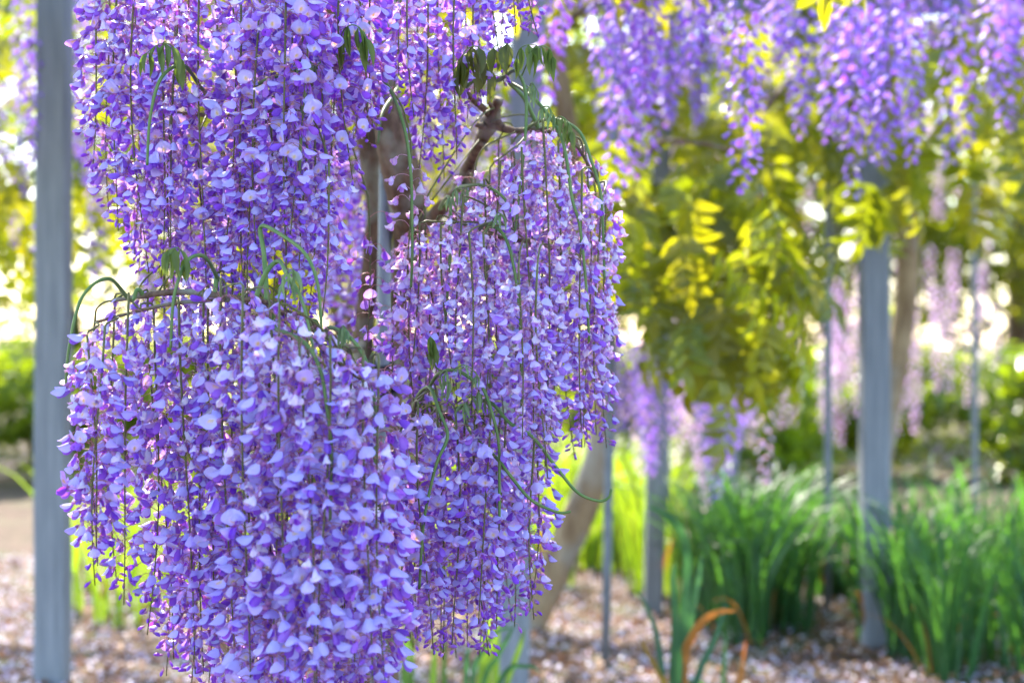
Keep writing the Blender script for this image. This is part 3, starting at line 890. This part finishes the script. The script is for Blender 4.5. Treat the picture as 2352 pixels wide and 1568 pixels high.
# leaf mass to the right of the curtain, nearer sprays
for i in range(95):
    px = rnd.uniform(1420, 1840); Y = rnd.uniform(4.9, 6.2)
    py = rnd.uniform(430, 640) + (px > 1560) * rnd.uniform(-20, 100)
    leaf_at(px, py, Y, vine2, v2o)
for i in range(34):
    leaf_at(rnd.uniform(1380, 1760), rnd.uniform(300, 430), rnd.uniform(5.2, 6.4), vine2, v2o)
for i in range(26):
    leaf_at(rnd.uniform(1560, 1780), rnd.uniform(680, 790), rnd.uniform(5.0, 5.8), vine2, v2o)
for px, py, Y in [(1655, 360, 4.6), (1690, 380, 4.6), (1590, 560, 4.8), (1610, 830, 4.7), (1690, 640, 4.7)]:
    leaf_at(px, py, Y, vine2, v2o, 1.1, yaw=rnd.uniform(-.6, .6))
# upper leaves behind the blue racemes
for i in range(110):
    leaf_at(rnd.uniform(1270, 1900), rnd.uniform(-60, 320), rnd.uniform(6.4, 8.0), vine2, v2o)

# unseen roof of leaves added to shade the background vine, irises and near soil
mb = MB()
for i in range(620):
    y = rnd.uniform(5.9, 8.5)
    x = rnd.uniform(-.5, 3.4)
    z = max(2.1, CAM_H + (784 + 60) / FPX * y + .05) + rnd.uniform(0.02, .45)
    if sin(x * 4.1 + 1.3) * sin(y * 3.3 + x) > .42:
        continue
    mb.add(rnd.choice(LEAFMB), Matrix.Translation(Vector((x, y, z)) - v2o) @ Euler((rnd.uniform(-.3, .3), rnd.uniform(-.2, .4), rnd.uniform(0, 6.28))).to_matrix().to_4x4())
fo = link('crown', mb.mesh('crown', M['leaf']), vine2)
fo['kind'] = 'stuff'

# blurred racemes, upper right
sp = []
for i in range(18):
    px = rnd.choice([rnd.gauss(1325, 28), rnd.gauss(1440, 35), rnd.gauss(1560, 45), rnd.gauss(1620, 40)])
    sp.append((px, rnd.uniform(-260, -20) if px < 1480 else rnd.uniform(-260, 30), rnd.uniform(4.0, 5.0)))
far_set(sp, 'blurred blue-lilac raceme hanging before the yellow-green leaves beyond the square post', 'racemes in the second row', FAR)
sp = [(rnd.uniform(1400, 1720), rnd.uniform(-140, 60), rnd.uniform(5.2, 6.2)) for i in range(12)]
far_set(sp, 'smaller blurred lilac raceme hanging deeper among the overhead leaves', 'racemes in the third row', FAR)
sp = [(rnd.uniform(1440, 1760), rnd.uniform(690, 860), rnd.uniform(6.3, 7.4)) for i in range(26)]
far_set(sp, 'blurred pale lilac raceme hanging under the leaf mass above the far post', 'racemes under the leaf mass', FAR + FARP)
sp = [(rnd.uniform(1720, 2400), rnd.uniform(-260, 40), rnd.uniform(4.6, 6.6)) for i in range(44)]
far_set(sp, 'blurred lilac raceme hanging high over the iris row, away from the curtain', 'racemes over the iris row', FAR)
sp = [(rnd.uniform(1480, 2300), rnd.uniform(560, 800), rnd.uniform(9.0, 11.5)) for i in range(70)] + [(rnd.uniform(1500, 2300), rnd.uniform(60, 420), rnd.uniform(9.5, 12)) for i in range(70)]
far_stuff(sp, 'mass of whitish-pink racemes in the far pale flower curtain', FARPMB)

# further vines that carry the far racemes
def far_vine(px, Y, lean, label, leaves, xr, yr, Yr, limbs):
    o = Vector((P(px, 0, Y).x, Y, 0))
    e = link('wisteria_vine', None, loc=o)
    tag(e, label, 'vine')
    pts = [(Vector((o.x, Y, -.03)), .07), (Vector((o.x + lean * .3, Y, .6)), .055), (Vector((o.x + lean, Y + .1, 1.4)), .05), (Vector((o.x + lean * .6, Y, TOP + .1)), .045)]
    vpart('trunk', pts, M['bark_smooth'], 12, .04, 6, 9, e, o)
    for lm in limbs:
        lp = [(pts[-1][0], .03)] + [(P(a, b, c), .014) for a, b, c in lm]
        vpart('limb', lp, M['bark'], 7, .05, 6, 11, e, o)
    for i in range(leaves):
        leaf_at(rnd.uniform(*xr), rnd.uniform(*yr), rnd.uniform(*Yr), e, o, 1.1)
    return e
far_vine(1990, 7.6, .2, 'wisteria vine with a leafy top standing behind the iris row', 150, (1760, 2420), (-60, 420), (5.6, 8.2), [[(2150, -30, 6.4), (2380, -20, 5.6)], [(1800, 200, 6.6), (1740, 330, 6.0)]])
far_vine(1640, 10.2, -.1, 'distant wisteria trunk under the far pale flower curtain', 60, (1450, 2300), (-20, 250), (9, 11.5), [[(1500, 150, 10), (1420, 160, 10)], [(1900, 140, 10), (2300, 150, 10.5)]])
far_vine(620, 8.0, .15, 'wisteria vine with sunlit leaves far behind the front curtain', 280, (-80, 1180), (-80, 620), (6.2, 8.8), [[(300, 60, 7), (60, 100, 6.6)], [(900, 40, 7.2), (1100, 80, 7)]])
sp = [(rnd.uniform(-60, 1150), rnd.uniform(-100, 480), rnd.uniform(5.4, 7.6)) for i in range(70)]
far_stuff(sp, 'lilac racemes glimpsed far behind the front curtain', FARMB)

# ------------------------------------------------------------------ strap-leaved plants
def blade_mb(L, W, bend, seed=0, c=(0.03, 0.095, 0.045), c2=(0.045, 0.13, 0.055), start=.12, kink=None):
    r = random.Random(seed)
    mb = MB()
    n = 9
    sp_, x, z, a = [], 0, 0, start
    for i in range(n + 1):
        sp_.append((x, z, a))
        a2 = start + bend * (i / n) ** 2.2
        if kink and i / n > kink[0]:
            a2 += kink[1]
        x += sin(a2) * L / n; z += cos(a2) * L / n; a = a2
    def fn(u, v):
        i = min(n, int(round(u * n)))
        px_, pz_, a_ = sp_[i]
        w = W * .5 * (1 - u ** 3) ** .8 + .0006
        k = abs(v) * w * .35
        return (px_ + cos(a_) * k * -1, w * v, pz_ + sin(a_) * k)
    mb.grid(fn, n, 2, lambda u, v: mixc(c, c2, u + r.uniform(-.1, .1)))
    return mb
BL = [blade_mb(.55 + .07 * (i % 5), .016 + .003 * (i % 3), .5 + .35 * (i % 5), i, start=.04 + .05 * (i % 4), kink=(.6, 1.0) if i % 6 == 5 else None).mesh('blade', M['blade']) for i in range(12)]
BY = [blade_mb(.5 + .08 * (i % 4), .016, .5 + .4 * (i % 4), i + 40, c=(0.11, 0.19, 0.03), c2=(0.16, 0.24, 0.035), start=.06 + .07 * (i % 3)).mesh('blade', M['blade']) for i in range(8)]  # brighter yellow-green blade set, sunlight put into the colour
DRY = [blade_mb(.34 + .06 * i, .014, 1.3 + .4 * i, i + 70, c=(0.28, 0.14, 0.04), c2=(0.42, 0.20, 0.05), start=.3).mesh('dry_blade', M['dry_blade']) for i in range(3)]
def clump(x, y, nb, hs, label, group, meshes, ndry=2, spread=.07):
    e = link('iris_clump', None, loc=(x, y, 0.0))
    tag(e, label, 'iris plant', group)
    for i in range(nb):
        a = rnd.uniform(0, 6.28); q = spread * math.sqrt(rnd.random())
        dry = i < ndry
        o = link('dry_blade' if dry else 'blade', rnd.choice(DRY if dry else meshes), e, loc=(q * cos(a), q * sin(a), -.01),
                 rot=(rnd.gauss(0, .08), rnd.gauss(0, .08), a + rnd.gauss(0, .7)), scale=hs * rnd.uniform(.7, 1.15))
# dense dark clumps round the far post
for i in range(26):
    px = rnd.uniform(1610, 1800); Y = rnd.uniform(6.3, 7.6)
    clump(P(px, 0, Y).x, Y, 34, .84, 'dense dark green iris clump beside the weathered post', 'iris clumps beside the weathered post', BL, 2, .10)
for i in range(26):
    px = rnd.uniform(1800, 2420); Y = rnd.uniform(5.6, 7.6)
    clump(P(px, 0, Y).x, Y, 30, .84, 'dark green iris clump in the row away from the curtain', 'iris clumps of the outer row', BL, 2, .10)
# sunlit clumps behind the curved trunk
for i in range(34):
    px = rnd.uniform(1190, 1520); Y = rnd.uniform(7.7, 10.5)
    clump(P(px, 0, Y).x, Y, 26, rnd.uniform(.8, 1.15), 'sunlit yellow-green iris clump behind the curved trunk', 'sunlit clumps behind the curved trunk', BY, 2, .12)
for i in range(16):
    px = rnd.uniform(-60, 1180); Y = rnd.uniform(6.6, 9)
    clump(P(px, 0, Y).x, Y, 20, rnd.uniform(.8, 1.1), 'iris clump on the ground far behind the flower curtain', 'iris clumps behind the curtain', BY, 1, .12)

# near strap-leaved plants at the foot of the picture: each blade follows its own line
def strap(lst, w, mat, parent, origin, name='blade', c=(0.03, 0.10, 0.05), c2=(0.04, 0.12, 0.06)):
    pts = catmull([(P(a, b, Y) - origin, 0) for a, b, Y in lst], 7)
    n = len(pts)
    mb = MB()
    prev = []
    for i, (p, _) in enumerate(pts):
        t = (pts[min(n - 1, i + 1)][0] - pts[max(0, i - 1)][0]).normalized()
        side = t.cross(Vector((.25, 1, 0.1))).normalized()
        nrm = side.cross(t)
        u = i / (n - 1)
        ww = w * .5 * (1 - u ** 4) + .0005
        cc = mixc(c, c2, u)
        row = [mb.vert(p - side * ww + nrm * ww * .4, cc), mb.vert(p, cc), mb.vert(p + side * ww + nrm * ww * .4, cc)]
        if prev:
            for k in (0, 1):
                mb.face((prev[k], prev[k + 1], row[k + 1], row[k]))
        prev = row
    return link(name, mb.mesh(name, mat), parent)
def ground_at(px, Y):
    return 784 + CAM_H / Y * FPX
o1 = Vector((P(1550, 0, 4.6).x, 4.6, 0))
d1 = tag(link('daylily_plant', None, loc=o1), 'tall strap-leaved plant with one blade folded over and an orange dry blade', 'daylily')
gy = ground_at(0, 4.6)
strap([(1546, gy + 5, 4.6), (1556, 1560, 4.6), (1568, 1440, 4.6), (1578, 1320, 4.6), (1572, 1240, 4.58), (1545, 1195, 4.56), (1510, 1172, 4.55), (1482, 1164, 4.55)], .022, M['strap'], d1, o1)
strap([(1552, gy + 5, 4.6), (1562, 1560, 4.62), (1590, 1400, 4.62), (1606, 1320, 4.62), (1612, 1270, 4.62)], .020, M['strap'], d1, o1, c=(0.04, .12, .06), c2=(.05, .14, .07))
strap([(1540, gy + 5, 4.6), (1545, 1560, 4.58), (1550, 1430, 4.57), (1545, 1330, 4.57), (1552, 1290, 4.57)], .02, M['strap'], d1, o1)
strap([(1548, gy + 5, 4.6), (1530, 1590, 4.55), (1510, 1540, 4.52), (1482, 1490, 4.5), (1470, 1460, 4.5)], .012, M['dry_blade'], d1, o1, 'dry_blade', c=(.12, .14, .04), c2=(.34, .22, .05))
strap([(1560, gy + 5, 4.62), (1572, 1520, 4.6), (1585, 1470, 4.56), (1615, 1425, 4.5), (1655, 1404, 4.45), (1692, 1404, 4.42)], .022, M['dry_blade'], d1, o1, 'dry_blade', c=(.34, .17, .06), c2=(.55, .24, .06))
strap([(1556, gy + 5, 4.6), (1600, 1560, 4.7), (1640, 1470, 4.75), (1668, 1380, 4.8)], .018, M['strap'], d1, o1)
strap([(1545, gy + 5, 4.6), (1520, 1540, 4.7), (1500, 1430, 4.8), (1460, 1350, 4.85)], .016, M['strap'], d1, o1)
o2 = Vector((P(1080, 0, 4.4).x, 4.4, 0))
d2 = tag(link('daylily_plant', None, loc=o2), 'strap-leaved plant with thin dark stems at the foot of the square post', 'daylily')
gy = ground_at(0, 4.4)
strap([(1080, gy, 4.4), (1085, 1560, 4.4), (1105, 1500, 4.4), (1140, 1450, 4.35), (1180, 1442, 4.3)], .014, M['strap'], d2, o2)
strap([(1085, gy, 4.4), (1110, 1570, 4.4), (1140, 1510, 4.35), (1168, 1460, 4.3), (1184, 1432, 4.3)], .012, M['strap'], d2, o2)
strap([(1076, gy, 4.4), (1070, 1550, 4.4), (1078, 1480, 4.4)], .014, M['strap'], d2, o2)
strap([(1090, gy, 4.4), (1150, 1560, 4.3), (1215, 1530, 4.2), (1240, 1545, 4.15)], .012, M['strap'], d2, o2)
strap([(1088, gy, 4.4), (1170, 1550, 4.35), (1195, 1480, 4.3), (1205, 1440, 4.3)], .014, M['strap'], d2, o2, c=(.07, .14, .04), c2=(.11, .2, .05))
o3 = Vector((P(930, 0, 4.8).x, 4.8, 0))
d3 = tag(link('daylily_plant', None, loc=o3), 'upright green strap leaves standing in the bright litter below the front curtain', 'daylily')
gy = ground_at(0, 4.8)
for i, (xb, xt, yt, c) in enumerate([(925, 935, 1340, 0), (940, 948, 1400, 0), (1018, 1020, 1440, 0), (1090, 1120, 1360, 1), (1135, 1142, 1300, 1), (1112, 1128, 1380, 1), (905, 885, 1450, 0), (985, 1000, 1460, 1)]):
    strap([(xb, gy, 4.8), (lerp(xb, xt, .5), lerp(gy, yt, .5), 4.8), (xt, yt, 4.8)], .016 + .004 * c, M['blade'], d3, o3, c=(.05, .12, .03) if not c else (.11, .20, .03), c2=(.06, .14, .04) if not c else (.14, .24, .04))
o4 = Vector((P(1665, 0, 5.2).x, 5.2, 0))
d4 = tag(link('daylily_plant', None, loc=o4), 'small strap-leaved plant with two thin blades in the pale petal litter', 'daylily')
gy = ground_at(0, 5.2)
strap([(1660, gy, 5.2), (1662, 1540, 5.2), (1668, 1450, 5.2)], .014, M['blade'], d4, o4)
strap([(1680, gy, 5.2), (1700, 1560, 5.2), (1712, 1470, 5.2)], .014, M['dry_blade'], d4, o4, 'dry_blade', c=(.4, .25, .06), c2=(.6, .2, .05))
strap([(1640, gy, 5.2), (1610, 1570, 5.2), (1560, 1560, 5.1)], .012, M['blade'], d4, o4)

# ------------------------------------------------------------------ fallen petals and dead leaves on the soil
mb = MB()
for i in range(26000):
    y = rnd.uniform(3.6, 9.0)
    x = rnd.uniform(-.34, .36) * y
    S = rnd.uniform(.006, .014)
    q = rnd.random()
    c = mixc((.88, .82, .85), (.66, .56, .80), rnd.random()) if q < .62 else (mixc((.26, .13, .07), (.40, .22, .12), rnd.random()))
    if q > .62:
        S *= 1.6
    a = rnd.uniform(0, 6.28); z = gz(x, y) + rnd.uniform(.003, .02)
    ti = rnd.gauss(0, .5); tj = rnd.gauss(0, .4)
    Mx = Matrix.Translation((x, y, z)) @ Euler((ti, tj, a)).to_matrix().to_4x4()
    b = len(mb.v)
    for p in ((-S, 0, .1 * S), (-.2 * S, -.7 * S, .35 * S), (S, 0, -.1 * S), (-.2 * S, .7 * S, .35 * S)):
        mb.vert(Mx @ Vector(p), c)
    mb.face((b, b + 1, b + 2)); mb.face((b, b + 2, b + 3))
lt = link('fallen_petals', mb.mesh('fallen_petals', M['litter']))
tag(lt, 'pale fallen petals and brown dead leaves strewn over the soil', 'petal litter', kind='stuff')

# ------------------------------------------------------------------ far trees and shrubs that close the view
def leafy_mb(n, rx, ry, rz, size, c, c2, seed, clumps=14):
    r = random.Random(seed)
    cs = []
    for i in range(clumps):
        a = r.uniform(0, 6.28); e = r.uniform(-1, 1)
        q = r.uniform(.35, .9)
        cs.append((Vector((rx * q * cos(a) * math.sqrt(1 - e * e), ry * q * sin(a) * math.sqrt(1 - e * e), rz * e * q)), r.uniform(.25, .5)))
    mb = MB()
    for i in range(n):
        p, s = r.choice(cs)
        d = Vector((r.gauss(0, 1), r.gauss(0, 1), r.gauss(0, 1))).normalized() * s * r.random() ** .4
        q = p + Vector((d.x * rx, d.y * ry, d.z * rz))
        S = size * r.uniform(.6, 1.3)
        Mx = Matrix.Translation(q) @ Euler((r.uniform(-1, 1), r.uniform(-1, 1), r.uniform(0, 6.28))).to_matrix().to_4x4()
        b = len(mb.v); cc = mixc(c, c2, r.random())
        for t in ((-S, 0, 0), (0, -.45 * S, .15 * S), (S, 0, 0), (0, .45 * S, .15 * S)):
            mb.vert(Mx @ Vector(t), cc)
        mb.face((b, b + 1, b + 2)); mb.face((b, b + 2, b + 3))
    return mb
TREE = [leafy_mb(3800, 1.9, 1.5, 1.9, .085, (0.05, .085, .018), (.11, .14, .025), 900 + i, 18).mesh('crown', M['leaf']) for i in range(3)]
def tree(x, y, h, s, label, group):
    e = link('garden_tree', None, loc=(x, y, 0))
    tag(e, label, 'tree', group)
    pts = [(Vector((0, 0, -.05)), .14 * s), (Vector((.08, .05, h * .4)), .11 * s), (Vector((-.05, 0, h * .75)), .08 * s), (Vector((.1, .05, h * 1.25)), .04 * s)]
    vpart('trunk', pts, M['bark'], 9, .06, 5, 3, e, Vector((0, 0, 0)))
    for k in range(4):
        a = rnd.uniform(0, 6.28)
        b0 = Vector((0, 0, h * (.55 + .1 * k)))
        vpart('limb', [(b0, .05 * s), (b0 + Vector((cos(a) * .6, sin(a) * .6, .4)) * s, .035 * s), (b0 + Vector((cos(a) * 1.3, sin(a) * 1.2, 1.0)) * s, .015 * s)], M['bark'], 6, .06, 4, k, e, Vector((0, 0, 0)))
    link('crown', rnd.choice(TREE), e, loc=(0, 0, h), rot=(0, 0, rnd.uniform(0, 6.28)), scale=s)
for i, (x, y, h, s) in enumerate([(-7.5, 19, 2.9, 1.3), (-4.6, 18, 2.6, 1.2), (-1.9, 19, 3.0, 1.3), (.9, 18, 2.5, 1.15), (3.6, 19.5, 2.9, 1.3), (6.3, 18, 2.7, 1.25), (9.2, 19.5, 3.0, 1.4), (2.1, 23, 4.0, 1.6), (-3.4, 24, 4.2, 1.7), (6.9, 24, 4.2, 1.7)]):
    tree(x, y, h, s, 'leafy garden tree far behind the trellis', 'far garden trees')
SHRUB = [leafy_mb(2200, 1.0, .7, .62, .06, (0.06, .10, .02), (.14, .19, .03), 950 + i, 14).mesh('crown', M['leaf']) for i in range(3)]
def shrub(x, y, s):
    e = link('shrub', None, loc=(x, y, 0))
    tag(e, 'rounded yellow-green shrub at the far edge of the garden', 'shrub', 'far shrubs')
    for k in range(3):
        a = rnd.uniform(0, 6.28)
        vpart('stem', [(Vector((0, 0, -.02)), .02), (Vector((cos(a) * .2, sin(a) * .2, .5)) * s, .012)], M['bark'], 6, 0, 3, k, e, Vector((0, 0, 0)))
    link('crown', rnd.choice(SHRUB), e, loc=(0, 0, .55 * s), rot=(0, 0, rnd.uniform(0, 6.28)), scale=s)
for i in range(16):
    shrub(-8 + i * 1.1 + rnd.uniform(-.2, .2), rnd.uniform(12.8, 14.5), rnd.uniform(.9, 1.3))

print('flowers', NFLOW[0], 'leaves', leafcount[0], 'objects', len(bpy.data.objects))
